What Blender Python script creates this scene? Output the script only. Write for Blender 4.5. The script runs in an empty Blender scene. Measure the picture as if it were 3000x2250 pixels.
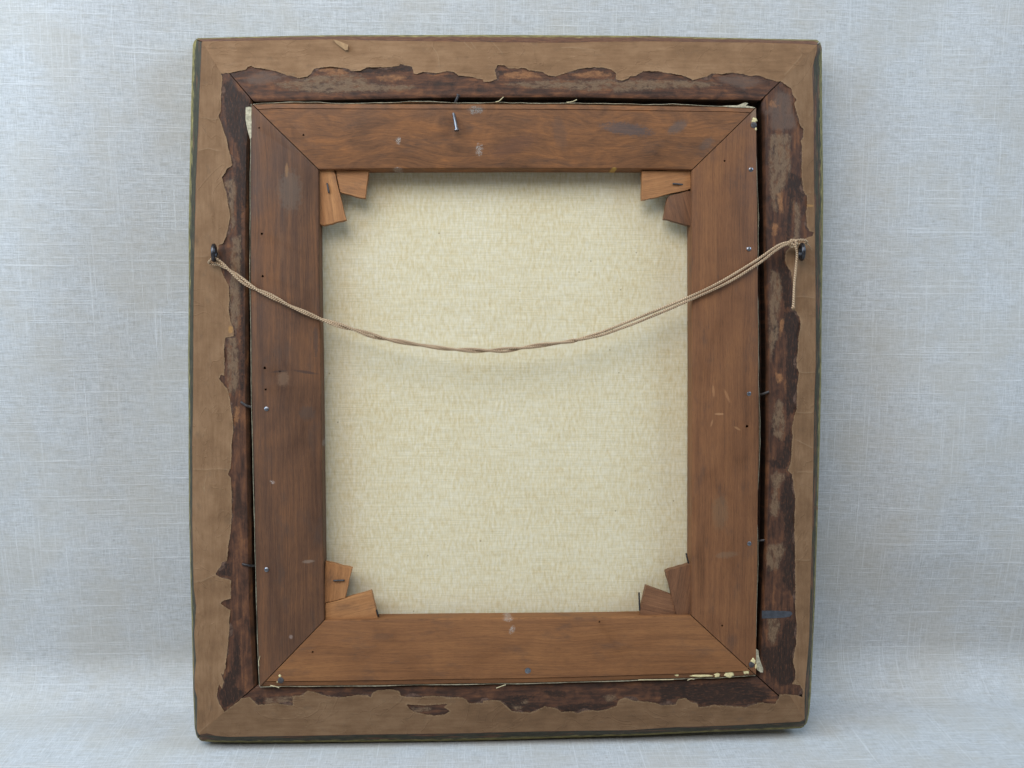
import bpy, bmesh, math, random
import numpy as np
from mathutils import Vector, Matrix, noise as mn
from mathutils.geometry import delaunay_2d_cdt

random.seed(7)
np.random.seed(7)
sc = bpy.context.scene
COL = sc.collection

# ------------------------------------------------------------------ camera, world, lights, exposure
LEAN = math.radians(7.0)                 # the picture leans back against the cloth
CA, SA = math.cos(LEAN), math.sin(LEAN)
BASE = Vector((0.0, 0.0, 0.0014))        # middle of the frame's foot
# survey of the picture plane: camera station and axes in the plane's own axes (x right, y up, z out of the back), mm
STATION = np.array([-30.3, 30.7 + 247.0, 701.0])
AXES = np.array([[0.99893068, 0.00202298, 0.04618877],
                 [0.00034726, -0.99934236, 0.03625915],
                 [0.04623175, -0.03620434, -0.99827445]])
TILT = Matrix(((1, 0, 0), (0, SA, -CA), (0, CA, SA)))      # plane axes -> world


def plane(x, y, h=0.0):
    """spot on the sheet h mm above the picture's back that the survey mark (x, y) names -> mm"""
    d = AXES.T @ np.array([(x - 1500.0) / 3000.0, (y - 1125.0) / 3000.0, 1.0])
    t = (h - STATION[2]) / d[2]
    return STATION + d * t


def loc(x, y, h=0.0):
    return Vector(plane(x, y, h)) * 0.001


cam_d = bpy.data.cameras.new('camera')
cam = bpy.data.objects.new('camera', cam_d)
COL.objects.link(cam)
cam_d.sensor_width = 36.0
cam_d.lens = 36.0
cam_d.clip_start = 0.01
cam_d.clip_end = 50.0
rx, ry, rz = (TILT @ Vector(AXES[0]), TILT @ Vector(-AXES[1]), TILT @ Vector(-AXES[2]))
m = Matrix((rx, ry, rz)).transposed().to_4x4()
m.translation = BASE + TILT @ Vector(STATION * 0.001)
cam.matrix_world = m
sc.camera = cam

world = bpy.data.worlds.new('World')
sc.world = world
world.use_nodes = True
bg = world.node_tree.nodes['Background']
bg.inputs[0].default_value = (1.0, 0.97, 0.92, 1)
bg.inputs[1].default_value = 0.14


def area(name, pos, target, sx, sy, power, col):
    d = bpy.data.lights.new(name, 'AREA')
    d.shape = 'RECTANGLE'
    d.size, d.size_y, d.energy, d.color = sx, sy, power, col
    o = bpy.data.objects.new(name, d)
    COL.objects.link(o)
    o.location = pos
    o.rotation_euler = (Vector(target) - Vector(pos)).to_track_quat('-Z', 'Y').to_euler()
    return o


area('window_left', (-1.15, -0.45, 0.98), (-0.40, 0.08, 0.42), 0.7, 0.8, 17.5, (0.56, 0.78, 1.0))
area('window_right', (1.20, -0.45, 1.08), (0.42, 0.08, 0.50), 0.7, 0.8, 14.0, (0.55, 0.77, 1.0))
area('room_light', (-0.42, -0.90, 1.36), (0.0, 0.0, 0.28), 1.2, 0.85, 18.5, (1.0, 0.98, 0.95))

sc.view_settings.view_transform = 'Standard'
sc.view_settings.look = 'None'
sc.view_settings.exposure = 0.0
sc.view_settings.gamma = 1.0
sc.view_settings.use_curve_mapping = False

# ------------------------------------------------------------------ shader helpers
K = 1.0


def C(r, g, b, k=None):
    k = K if k is None else k
    f = lambda v: ((v / 255.0 + 0.055) / 1.055) ** 2.4 if v > 10 else v / 255.0 / 12.92
    return (f(r) * k, f(g) * k, f(b) * k, 1.0)


class G:
    def __init__(self, name):
        self.mat = bpy.data.materials.new(name)
        self.mat.use_nodes = True
        self.nt = self.mat.node_tree
        self.b = self.nt.nodes['Principled BSDF']

    def n(self, typ, ins=None, **props):
        nd = self.nt.nodes.new(typ)
        for k, v in props.items():
            setattr(nd, k, v)
        for k, v in (ins or {}).items():
            self.put(nd.inputs[k], v)
        return nd

    def put(self, sock, v):
        if isinstance(v, bpy.types.NodeSocket):
            self.nt.links.new(v, sock)
        elif isinstance(v, bpy.types.Node):
            self.nt.links.new(v.outputs[0], sock)
        else:
            sock.default_value = v

    def m(self, op, a, b=0.0, c=0.0, clamp=False):
        nd = self.n('ShaderNodeMath', {0: a, 1: b, 2: c}, operation=op)
        nd.use_clamp = clamp
        return nd.outputs[0]

    def mix(self, f, a, b, blend='MIX'):
        nd = self.n('ShaderNodeMix', data_type='RGBA', blend_type=blend)
        self.put(nd.inputs[0], f)
        self.put(nd.inputs[6], a)
        self.put(nd.inputs[7], b)
        return nd.outputs[2]

    def noise(self, vec, scale=1.0, detail=3.0, rough=0.55, dist=0.0):
        nd = self.n('ShaderNodeTexNoise', {'Vector': vec, 'Scale': scale, 'Detail': detail, 'Roughness': rough, 'Distortion': dist})
        return nd.outputs[0]

    def vor(self, vec, scale):
        return self.n('ShaderNodeTexVoronoi', {'Vector': vec, 'Scale': scale}).outputs[0]

    def scl(self, vec, s, off=(0, 0, 0)):
        nd = self.n('ShaderNodeMapping', {'Vector': vec, 'Scale': s, 'Location': off})
        return nd.outputs[0]

    def sm(self, v, lo, hi, a=0.0, b=1.0):
        nd = self.n('ShaderNodeMapRange', {0: v, 1: lo, 2: hi, 3: a, 4: b}, interpolation_type='SMOOTHSTEP')
        return nd.outputs[0]

    def ramp(self, f, stops):
        nd = self.n('ShaderNodeValToRGB', {0: f})
        el = nd.color_ramp.elements
        while len(el) < len(stops):
            el.new(0.5)
        for e, (p, c) in zip(el, stops):
            e.position = p
            e.color = c
        return nd.outputs[0]

    def attr(self, name):
        return self.n('ShaderNodeAttribute', attribute_name=name).outputs['Fac']

    def uv(self):
        return self.n('ShaderNodeTexCoord').outputs['UV']

    def obj(self):
        return self.n('ShaderNodeTexCoord').outputs['Object']

    def bump(self, h, strength=0.3, dist=0.001, normal=None):
        ins = {'Height': h, 'Strength': strength, 'Distance': dist}
        nd = self.n('ShaderNodeBump', ins)
        if normal is not None:
            self.put(nd.inputs['Normal'], normal)
        return nd.outputs[0]

    def out(self, col, rough=0.7, normal=None, metal=0.0, spec=0.35):
        self.put(self.b.inputs['Base Color'], col)
        self.put(self.b.inputs['Roughness'], rough)
        self.put(self.b.inputs['Metallic'], metal)
        self.put(self.b.inputs['Specular IOR Level'], spec)
        if normal is not None:
            self.put(self.b.inputs['Normal'], normal)
        return self.mat


# ------------------------------------------------------------------ mesh helpers
def link(name, me, mat, parent=None, angle=35):
    o = bpy.data.objects.new(name, me)
    COL.objects.link(o)
    if mat is not None:
        me.materials.clear()
        me.materials.append(mat)
    if parent is not None:
        o.parent = parent
    if angle is not None and len(me.polygons):
        me.polygons.foreach_set('use_smooth', [True] * len(me.polygons))
        me.set_sharp_from_angle(angle=math.radians(angle))
    return o


def make_mesh(name, verts, faces, uv=None, attrs=None):
    me = bpy.data.meshes.new(name)
    me.from_pydata([tuple(v) for v in verts], [], faces)
    me.update()
    if uv is not None:
        lay = me.uv_layers.new(name='UVMap')
        idx = np.empty(len(me.loops), dtype=np.int32)
        me.loops.foreach_get('vertex_index', idx)
        lay.data.foreach_set('uv', np.asarray(uv, dtype=np.float32)[idx].ravel())
    for k, a in (attrs or {}).items():
        at = me.attributes.new(k, 'FLOAT', 'POINT')
        at.data.foreach_set('value', np.asarray(a, dtype=np.float32))
    return me


def fix_normals(me):
    bm = bmesh.new()
    bm.from_mesh(me)
    bmesh.ops.recalc_face_normals(bm, faces=bm.faces)
    bm.to_mesh(me)
    bm.free()


def empty(name, label, cat, where, rot=True):
    o = bpy.data.objects.new(name, None)
    COL.objects.link(o)
    o.empty_display_size = 0.02
    if rot:
        mm = TILT.to_4x4()
        mm.translation = where
        o.matrix_world = mm
    else:
        o.location = where
    o['label'] = label
    o['category'] = cat
    return o


def resample(pts, n):
    p = np.asarray(pts, float)
    d = np.r_[0, np.cumsum(np.hypot(*(p[1:] - p[:-1]).T))]
    s = np.linspace(0, d[-1], n)
    return np.c_[np.interp(s, d, p[:, 0]), np.interp(s, d, p[:, 1])]


def tube(path, radius, seg=8, closed=False, caps=True, twist=0.0):
    """tube round a 3-D polyline (metres); radius is a number or one per point"""
    P = [Vector(p) for p in path]
    n = len(P)
    R = radius if hasattr(radius, '__len__') else [radius] * n
    T = []
    for i in range(n):
        a = P[(i - 1) % n] if (closed or i > 0) else P[i]
        b = P[(i + 1) % n] if (closed or i < n - 1) else P[i]
        T.append((b - a).normalized())
    ref = Vector((0, 0, 1)) if abs(T[0].z) < 0.9 else Vector((1, 0, 0))
    N0 = (ref - T[0] * ref.dot(T[0])).normalized()
    V, F, UV = [], [], []
    acc = 0.0
    for i in range(n):
        N0 = (N0 - T[i] * N0.dot(T[i])).normalized()
        Bn = T[i].cross(N0)
        if i:
            acc += (P[i] - P[i - 1]).length
        for k in range(seg):
            a = 2 * math.pi * k / seg + twist * i
            V.append(P[i] + (N0 * math.cos(a) + Bn * math.sin(a)) * R[i])
            UV.append((acc * 1000, k / seg))
    for i in range(n if closed else n - 1):
        j = (i + 1) % n
        for k in range(seg):
            F.append((i * seg + k, i * seg + (k + 1) % seg, j * seg + (k + 1) % seg, j * seg + k))
    if caps and not closed:
        F.append(tuple(reversed(range(seg))))
        F.append(tuple((n - 1) * seg + k for k in range(seg)))
    return V, F, UV


def smooth_path(pts, n):
    """Catmull-Rom through 3-D points"""
    P = [np.asarray(p, float) for p in pts]
    P = [2 * P[0] - P[1]] + P + [2 * P[-1] - P[-2]]
    out = []
    m_ = len(P) - 3
    for q in range(n):
        t = q / (n - 1) * m_
        i = min(int(t), m_ - 1)
        t -= i
        a, b, c, d = P[i:i + 4]
        out.append(0.5 * ((2 * b) + (c - a) * t + (2 * a - 5 * b + 4 * c - d) * t * t + (3 * b - a - 3 * c + d) * t ** 3))
    return out


def inside(poly, pts):
    p = np.asarray(poly, float)
    q = np.asarray(pts, float)
    r = np.zeros(len(q), bool)
    j = len(p) - 1
    for i in range(len(p)):
        xi, yi, xj, yj = *p[i], *p[j]
        hit = ((yi > q[:, 1]) != (yj > q[:, 1])) & (q[:, 0] < (xj - xi) * (q[:, 1] - yi) / (yj - yi + 1e-12) + xi)
        r ^= hit
        j = i
    return r


def seg_dist(line, pts, closed=True):
    p = np.asarray(line, float)
    q = np.asarray(pts, float)
    d = np.full(len(q), 1e9)
    for i in range(len(p) if closed else len(p) - 1):
        a, b = p[i], p[(i + 1) % len(p)]
        ab = b - a
        t = np.clip(((q - a) @ ab) / (ab @ ab + 1e-12), 0, 1)
        d = np.minimum(d, np.hypot(*(q - a - t[:, None] * ab).T))
    return d


def sdf(polys, pts):
    """signed distance in survey marks, positive inside any of the outlines"""
    best = np.full(len(pts), -60.0)
    for p in polys:
        d = seg_dist(p, pts)
        best = np.maximum(best, np.where(inside(p, pts), d, -d))
    return np.clip(best, -60, 60)


# ------------------------------------------------------------------ the traced outlines (survey marks)
A = {  # outermost edge of the moulding
    'top': [(571, 115), (580, 111.5), (764, 106.7), (967, 102.9), (1120, 102.6), (1460, 102), (1680, 103.4), (1911, 104.8), (2101, 110.2), (2253, 113.4), (2391, 116.1), (2402, 121)],
    'right': [(2402, 121), (2408, 141), (2408.5, 277), (2410.4, 440), (2412, 561), (2411, 697), (2408.6, 860), (2407, 927), (2406.6, 1063), (2405, 1171), (2400.4, 1350), (2396.3, 1496), (2392.3, 1618), (2388, 1754), (2381.4, 1896), (2376, 2031), (2371, 2088), (2365, 2115), (2358, 2127)],
    'bottom': [(2358, 2127), (2346, 2133.5), (2280, 2137), (2036, 2146.5), (1900, 2153.3), (1600, 2162.8), (1514, 2166), (1297, 2171), (1080, 2173), (845, 2175), (656, 2175), (592, 2172), (581, 2166)],
    'left': [(581, 2166), (574, 2152), (570, 2130), (566, 2031), (563.4, 1896), (560.7, 1787), (558, 1700), (553.9, 1510), (552.5, 1347), (552.5, 1225), (551.2, 1036), (553, 833), (552.5, 670), (555.3, 507), (559.3, 331), (562, 223), (564.8, 131), (571, 115)],
}
B = {  # where the back turns over into the painted edge
    'top': [(592, 122), (601, 121), (764, 118.3), (967, 115.6), (1080, 118.3), (1270, 121), (1460, 123.7), (1640, 125), (1776, 122.4), (1911, 121), (2090, 123.7), (2225, 125), (2361, 129), (2394, 132)],
    'right': [(2394, 132), (2393, 150), (2387, 169), (2381, 196), (2380, 223), (2383, 304), (2384, 386), (2384, 467), (2384, 534), (2387, 616), (2387, 724), (2389.6, 860), (2389.6, 927), (2389.6, 1063), (2385.5, 1171), (2383, 1334), (2380, 1537), (2377, 1645), (2373, 1764), (2370.6, 1868), (2364, 1950), (2359, 2004), (2357, 2047), (2357, 2107)],
    'bottom': [(2357, 2107), (2345, 2114), (2253, 2119), (2144, 2125), (2034, 2129), (1981, 2130), (1844, 2139), (1680, 2141), (1514, 2144), (1324, 2149), (1120, 2151), (845, 2156), (669, 2158.7), (634, 2156), (607, 2148), (584, 2153)],
    'left': [(584, 2153), (576, 2140), (578, 2086), (578, 2045), (570, 2018), (570, 1977), (575, 1936), (571.5, 1896), (569, 1855), (571.5, 1828), (575, 1774), (568, 1727), (566, 1645), (563.6, 1537), (564, 1374), (563.4, 1307), (566, 1171), (566.6, 1036), (567.5, 860), (570, 724), (573, 616), (574, 534), (575.6, 510), (581, 386), (585, 277), (588, 196), (592, 122)],
}
R = {  # inner edge of the back, over the rabbet
    'top': [(742, 297), (1120, 289), (1351, 285), (1680, 284.6), (1911, 289), (2230, 293.3)],
    'right': [(2230, 293.3), (2233, 467), (2236, 700), (2243, 1000), (2243, 1300), (2238, 1600), (2227, 1800), (2215, 1978)],
    'bottom': [(2215, 1978), (1900, 1988), (1514, 1998), (1120, 2004), (754, 2006)],
    'left': [(754, 2006), (742, 1787), (738, 1645), (735, 1430), (732, 1280), (729, 1117), (728, 697), (731, 450), (742, 297)],
}
T = {  # torn inner edge of the brown paper, clockwise
    'top': [(647.5, 214.6), (666.5, 214.6), (720.7, 203.7), (726, 195.6), (737, 193), (745, 198.9), (764, 199.7), (805, 207.8), (840, 220), (862, 224), (875, 229.5), (900, 224), (910.6, 217), (920, 201), (967, 195), (1019, 201), (1030, 208), (1054, 208), (1076, 197), (1110, 197), (1134, 197), (1169.5, 193), (1172, 187), (1188.5, 191.5), (1207.5, 195.6), (1211.5, 214.6), (1221, 217), (1240, 210.5), (1281, 214.6), (1310.5, 208), (1332, 212), (1343, 221), (1381, 225), (1413.6, 233.6), (1417.7, 240), (1438, 239), (1455.6, 231), (1450, 208), (1458, 190), (1479, 192.4), (1489.5, 200), (1514, 201), (1538, 199), (1552, 206.5), (1587, 210), (1606, 221), (1628, 224), (1652, 216), (1675, 208), (1700, 201), (1740, 197), (1767, 198), (1792, 204), (1804, 214.6), (1805, 233.6), (1824, 236), (1835, 232), (1846, 225), (1865, 221), (1884, 208.6), (1925, 208.6), (1960, 214.6), (1995, 220), (2025, 231), (2028, 235), (2071, 224), (2087, 215), (2117, 217), (2142, 213), (2174, 216), (2195, 223), (2223, 220.6), (2244, 229.5), (2277, 239), (2288, 238.5)],
    'right': [(2288, 238.5), (2320, 262), (2322, 277), (2334, 292), (2327, 301), (2334, 331), (2346, 372), (2354, 377), (2353, 399), (2347.5, 413), (2350, 440), (2347.5, 510), (2353, 556), (2364, 575), (2365, 599), (2361, 621), (2365, 664), (2373, 677), (2384, 681), (2381, 691), (2364, 697), (2340, 706), (2322, 718), (2303, 735), (2299, 762), (2307, 781), (2318, 795), (2320, 814), (2324.5, 841), (2323, 887), (2319, 908), (2331, 911), (2342, 930), (2345, 941), (2345, 962), (2339, 989), (2338, 1017), (2334, 1052), (2334, 1076), (2341, 1088), (2338, 1112), (2335, 1144), (2334, 1198), (2326, 1225), (2320, 1253), (2322, 1280), (2319, 1307), (2320, 1330), (2315, 1361), (2307, 1377), (2320, 1390), (2324.5, 1428), (2330, 1461), (2327, 1537), (2328.5, 1591), (2330, 1673), (2330, 1770), (2331, 1801), (2334, 1828), (2332.6, 1890), (2327, 1912), (2323, 1939), (2330, 1966), (2330, 1990), (2320, 2004), (2345, 2008), (2351, 2020), (2352, 2043), (2334, 2036.6), (2312, 2035)],
    'bottom': [(2312, 2035), (2285, 2034), (2280, 2047), (2272, 2062), (2225, 2058), (2185, 2072), (2130, 2068), (2090, 2066), (2060, 2071), (2046, 2072), (2044, 2061), (2022, 2057), (2011, 2047), (1987, 2047), (1979, 2064), (1941, 2066), (1927, 2061), (1900, 2056), (1858, 2054), (1830, 2044), (1812, 2051), (1807, 2069), (1763, 2081), (1708, 2083), (1692, 2089), (1679, 2084), (1641, 2085), (1632, 2075), (1605, 2072), (1595, 2069), (1582, 2077), (1555, 2088), (1500, 2083), (1481, 2066), (1465, 2053), (1441, 2050), (1416, 2053), (1414, 2060), (1373, 2061), (1367, 2050), (1351, 2043), (1316, 2042), (1270, 2039), (1216, 2043), (1175, 2039), (1168, 2023), (1145, 2019), (1102, 2023), (1090, 2031), (1086, 2042), (1076, 2037), (1049, 2037), (997, 2043), (954, 2039), (932, 2030), (902, 2023), (886, 2035), (856, 2039), (857, 2052), (859, 2066), (805, 2061), (756, 2065), (742, 2053), (734, 2043), (707, 2046), (694, 2057), (658, 2085.5)],
    'left': [(658, 2085.5), (642, 2061), (635, 2042), (641, 2004), (650, 2018), (656, 1998), (647.5, 1972), (654, 1978), (661, 1955), (662, 1939), (668, 1890), (672, 1841), (672, 1811), (676, 1787), (660, 1779), (647.5, 1769), (648, 1764), (656, 1759), (676, 1755), (677, 1700), (666.5, 1696), (650, 1694), (631, 1683), (637, 1670), (647.5, 1660), (650, 1647), (665, 1644), (668, 1605), (675, 1564), (679, 1510), (679, 1442), (676, 1399), (668, 1390), (676, 1369), (679, 1320), (678, 1307), (683, 1266), (683, 1239), (677, 1198), (673, 1166), (666.5, 1139), (656, 1128), (642, 1110), (647.5, 1097), (657, 1101), (658, 1052), (656, 1022), (660, 989), (685, 985), (684, 962), (675, 943), (669, 900), (672, 887), (670.5, 838), (658, 814), (650, 797), (645, 780), (640, 751), (640, 719), (653, 713), (661, 697), (669, 667), (674.6, 632), (668, 597), (664, 569), (653, 531), (650, 519), (661, 504), (664, 495), (680, 484), (677, 461), (668, 432), (664, 407), (653, 377), (647.5, 358), (641, 342), (647.5, 318), (647.5, 277), (651.5, 228), (647.5, 214.6)],
}
TEAR_HOLE = [(1191, 2064), (1250, 2067), (1312, 2062), (1300, 2072), (1319, 2084), (1300, 2094), (1270, 2096), (1232, 2090), (1210, 2084), (1199, 2076)]
# films of paper left stuck on the bare back, raw wood, and the blackest glue with some shade painted in
FILM = [
    [(2255, 395), (2300, 392), (2318, 398), (2312, 440), (2318, 480), (2312, 515), (2300, 545), (2290, 560), (2282, 600), (2275, 625), (2262, 600), (2256, 540), (2254, 460)],
    [(2325, 590), (2340, 600), (2346, 660), (2342, 700), (2325, 708), (2330, 660)],
    [(2258, 790), (2280, 800), (2290, 840), (2285, 890), (2278, 930), (2280, 990), (2268, 1010), (2258, 1060), (2254, 1000), (2255, 900)],
    [(2270, 1185), (2282, 1172), (2296, 1180), (2292, 1200), (2300, 1240), (2290, 1290), (2280, 1282), (2268, 1275), (2264, 1230)],
    [(2260, 1395), (2275, 1378), (2285, 1388), (2298, 1390), (2298, 1405), (2282, 1420), (2280, 1450), (2284, 1475), (2278, 1515), (2262, 1512), (2254, 1490), (2262, 1460), (2268, 1430), (2260, 1410)],
    [(2246, 1600), (2290, 1592), (2300, 1610), (2285, 1640), (2280, 1670), (2250, 1672), (2244, 1640)],
    [(2250, 1812), (2283, 1812), (2282, 1850), (2264, 1892), (2250, 1870)],
    [(800, 245), (870, 235), (925, 222), (1000, 218), (1060, 222), (1080, 240), (1110, 250), (1200, 250), (1220, 258), (1180, 265), (1080, 268), (960, 272), (850, 265)],
    [(1480, 248), (1530, 240), (1640, 236), (1740, 238), (1780, 230), (1800, 236), (1990, 236), (2060, 240), (2110, 248), (2060, 256), (1960, 258), (1880, 264), (1800, 272), (1790, 258), (1740, 268), (1660, 260), (1560, 258)],
    [(669, 990), (690, 985), (695, 1000), (698, 1060), (698, 1110), (695, 1140), (682, 1158), (672, 1150), (668, 1110), (667, 1030)],
    [(680, 700), (703, 690), (705, 760), (702, 850), (704, 900), (697, 960), (685, 985), (676, 940), (672, 880), (672, 840)],
    [(655, 535), (685, 520), (692, 560), (684, 600), (690, 650), (684, 680), (672, 640), (664, 580)],
    [(780, 2045), (858, 2040), (858, 2066), (800, 2060), (775, 2064)],
    [(1180, 2040), (1320, 2044), (1310, 2060), (1190, 2060)],
    [(1205, 2074), (1260, 2073), (1262, 2080), (1215, 2086)],
    [(1500, 2066), (1525, 2070), (1530, 2079), (1505, 2078)],
    [(1530, 2052), (1550, 2054), (1545, 2062), (1528, 2062)],
    [(1770, 2040), (1800, 2035), (1808, 2046), (1780, 2056)],
]
DUSK = [  # greyer, thinner film
    [(2240, 335), (2280, 262), (2316, 277), (2325, 330), (2338, 372), (2300, 383), (2270, 383), (2255, 370), (2258, 335)],
    [(710, 232), (770, 206), (838, 224), (800, 240), (760, 250), (730, 245)],
    [(2100, 222), (2185, 220), (2240, 240), (2180, 262), (2110, 240)],
]
RAW = [
    [(925, 203), (965, 196), (1015, 200), (1025, 206), (1022, 214), (1000, 217), (960, 216), (940, 210)],
    [(683, 1190), (703, 1190), (700, 1230), (692, 1250), (686, 1250)],
    [(2398, 130), (2409, 130), (2409, 152), (2401, 148)],
    [(586, 2160), (607, 2162), (606, 2170), (588, 2170)],
    [(2388, 1480), (2398, 1480), (2396, 1494), (2387, 1492)],
    [(2246, 298), (2275, 292), (2272, 302), (2290, 312), (2260, 316)],
    [(2275, 565), (2290, 560), (2292, 590), (2300, 620), (2285, 630), (2278, 600)],
    [(2262, 650), (2280, 655), (2276, 690), (2260, 690)],
    [(2270, 1090), (2290, 1095), (2296, 1110), (2280, 1130), (2272, 1110)],
    [(2285, 930), (2300, 935), (2296, 960), (2284, 1000), (2282, 960)],
    [(1475, 215), (1530, 205), (1560, 212), (1600, 226), (1520, 232), (1480, 230)],
    [(1660, 220), (1740, 206), (1790, 212), (1795, 224), (1720, 228)],
    [(1100, 222), (1160, 218), (1200, 225), (1150, 240), (1105, 236)],
]
BLACK = [
    [(2305, 500), (2350, 520), (2360, 560), (2345, 600), (2330, 560), (2318, 640), (2312, 720), (2300, 690), (2310, 600)],
    [(2300, 740), (2300, 770), (2320, 800), (2322, 900), (2300, 905), (2284, 850), (2276, 770)],
    [(2300, 912), (2330, 915), (2346, 950), (2336, 1060), (2338, 1110), (2330, 1200), (2306, 1230), (2300, 1100), (2305, 1000), (2290, 940)],
    [(2296, 1290), (2318, 1250), (2316, 1340), (2305, 1375), (2258, 1370), (2250, 1350), (2290, 1340)],
    [(2300, 1395), (2322, 1395), (2330, 1470), (2328, 1600), (2330, 1760), (2290, 1700), (2300, 1620), (2296, 1520), (2286, 1460)],
    [(2300, 1815), (2332, 1820), (2330, 1890), (2322, 1940), (2328, 2000), (2290, 2010), (2240, 1960), (2226, 1900), (2280, 1890)],
    [(1930, 2010), (2190, 1995), (2260, 2040), (2230, 2056), (2060, 2068), (1990, 2040), (1940, 2060)],
    [(1460, 2056), (1490, 2038), (1575, 2036), (1540, 2056), (1600, 2066), (1560, 2086), (1500, 2080)],
    [(1632, 2070), (1700, 2060), (1800, 2062), (1760, 2080), (1690, 2088), (1640, 2084)],
    [(1590, 2022), (1660, 2026), (1655, 2044), (1610, 2042)],
    [(655, 2080), (640, 2040), (655, 1990), (680, 1960), (690, 1890), (702, 1890), (705, 1950), (690, 2010), (720, 2030), (690, 2056)],
    [(650, 1650), (672, 1648), (680, 1690), (660, 1690), (636, 1682)],
    [(742, 2050), (760, 2035), (772, 2045), (772, 2064), (755, 2062)],
    [(1030, 208), (1080, 198), (1170, 192), (1207, 197), (1205, 210), (1140, 212), (1060, 216)],
    [(655, 240), (672, 235), (738, 305), (728, 420), (724, 600), (712, 620), (704, 480), (690, 420), (668, 380), (658, 320)],
    [(690, 480), (712, 500), (708, 660), (716, 900), (716, 1150), (706, 1160), (704, 900), (692, 620)],  # dark glue strip, also painting in the shade beside the stretcher
]


# ------------------------------------------------------------------ materials
def rail_material(name, edge_wood, dark):
    g = G(name)
    uv = g.uv()
    long_ = g.noise(g.scl(uv, (0.035, 0.32, 1)), 1.0, 4, 0.6, 0.4)
    blot = g.noise(g.scl(uv, (0.11, 0.16, 1)), 1.0, 5, 0.65, 0.8)
    fine = g.noise(g.scl(uv, (0.5, 2.6, 1)), 1.0, 3, 0.7)
    tone = g.m('ADD', g.m('MULTIPLY', long_, 0.55), g.m('MULTIPLY', blot, 0.45))
    col = g.ramp(tone, [(0.32, C(35, 23, 17)), (0.44, C(64, 40, 28)), (0.54, C(92, 58, 39)), (0.66, C(126, 82, 52))])
    col = g.mix(dark, col, C(46, 31, 24))
    edge_n = g.noise(g.scl(uv, (0.45, 0.55, 1)), 1.0, 6, 0.72, 0.6)
    wob = g.m('MULTIPLY', g.m('SUBTRACT', edge_n, 0.5), 30.0)
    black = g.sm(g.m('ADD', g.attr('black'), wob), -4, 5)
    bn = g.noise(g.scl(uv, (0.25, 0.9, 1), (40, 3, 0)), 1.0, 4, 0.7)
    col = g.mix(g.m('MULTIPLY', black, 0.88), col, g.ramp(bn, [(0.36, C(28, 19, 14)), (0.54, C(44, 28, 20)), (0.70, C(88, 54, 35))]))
    dusk = g.sm(g.m('ADD', g.attr('dusk'), wob), -6, 9)
    col = g.mix(g.m('MULTIPLY', dusk, g.sm(fine, 0.25, 0.6, 0.3, 0.75)), col, C(98, 78, 66))
    film_n = g.noise(g.scl(uv, (0.16, 0.3, 1), (7, 19, 0)), 1.0, 5, 0.65)
    film = g.sm(g.m('ADD', g.attr('film'), wob), -4.5, 5)
    film = g.m('MULTIPLY', film, g.sm(film_n, 0.36, 0.54, 0.15, 0.85))
    col = g.mix(film, col, g.ramp(fine, [(0.3, C(92, 71, 53)), (0.7, C(130, 104, 79))]))
    raw = g.sm(g.m('ADD', g.attr('raw'), g.m('MULTIPLY', wob, 0.7)), -2, 4)
    col = g.mix(g.m('MULTIPLY', raw, g.sm(film_n, 0.35, 0.62, 0.15, 0.75)), col, g.ramp(fine, [(0.3, C(122, 82, 52)), (0.7, C(168, 116, 74))]))
    # painted and gilded outer edge
    e = g.attr('edge')
    en = g.noise(g.scl(uv, (0.12, 0.9, 1), (3, 8, 0)), 1.0, 5, 0.7)
    ew = g.noise(g.scl(uv, (0.03, 0.4, 1), (13, 2, 0)), 1.0, 4, 0.65)
    paint = g.ramp(en, [(0.3, C(40, 38, 28)), (0.5, C(57, 54, 40)), (0.7, C(78, 70, 48))])
    brown = g.ramp(en, [(0.3, C(62, 42, 32)), (0.5, C(96, 62, 44)), (0.72, C(120, 86, 58))])
    paint = g.mix(g.sm(ew, 0.56 - 0.3 * edge_wood, 0.66 - 0.22 * edge_wood), paint, brown)
    gold = g.ramp(en, [(0.32, C(70, 66, 38)), (0.5, C(116, 106, 62)), (0.7, C(158, 142, 90))])
    gm = g.sm(g.m('ADD', e, g.m('MULTIPLY', g.m('SUBTRACT', en, 0.5), 0.9)), 0.62, 0.86)
    paint = g.mix(gm, paint, gold)
    on_edge = g.sm(g.m('ADD', e, g.m('MULTIPLY', g.m('SUBTRACT', en, 0.5), 0.25)), 0.02, 0.10)
    col = g.mix(g.m('MULTIPLY', on_edge, g.m('SUBTRACT', 1.0, g.m('MULTIPLY', raw, 0.9))), col, paint)
    h = g.m('ADD', g.m('MULTIPLY', film, 0.6), g.m('ADD', g.m('MULTIPLY', fine, 0.5), g.m('MULTIPLY', blot, 0.6)))
    rough = g.sm(tone, 0.3, 0.7, 0.5, 0.75)
    return g.out(col, rough, g.bump(h, 0.55, 0.0006), spec=0.3)


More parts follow.
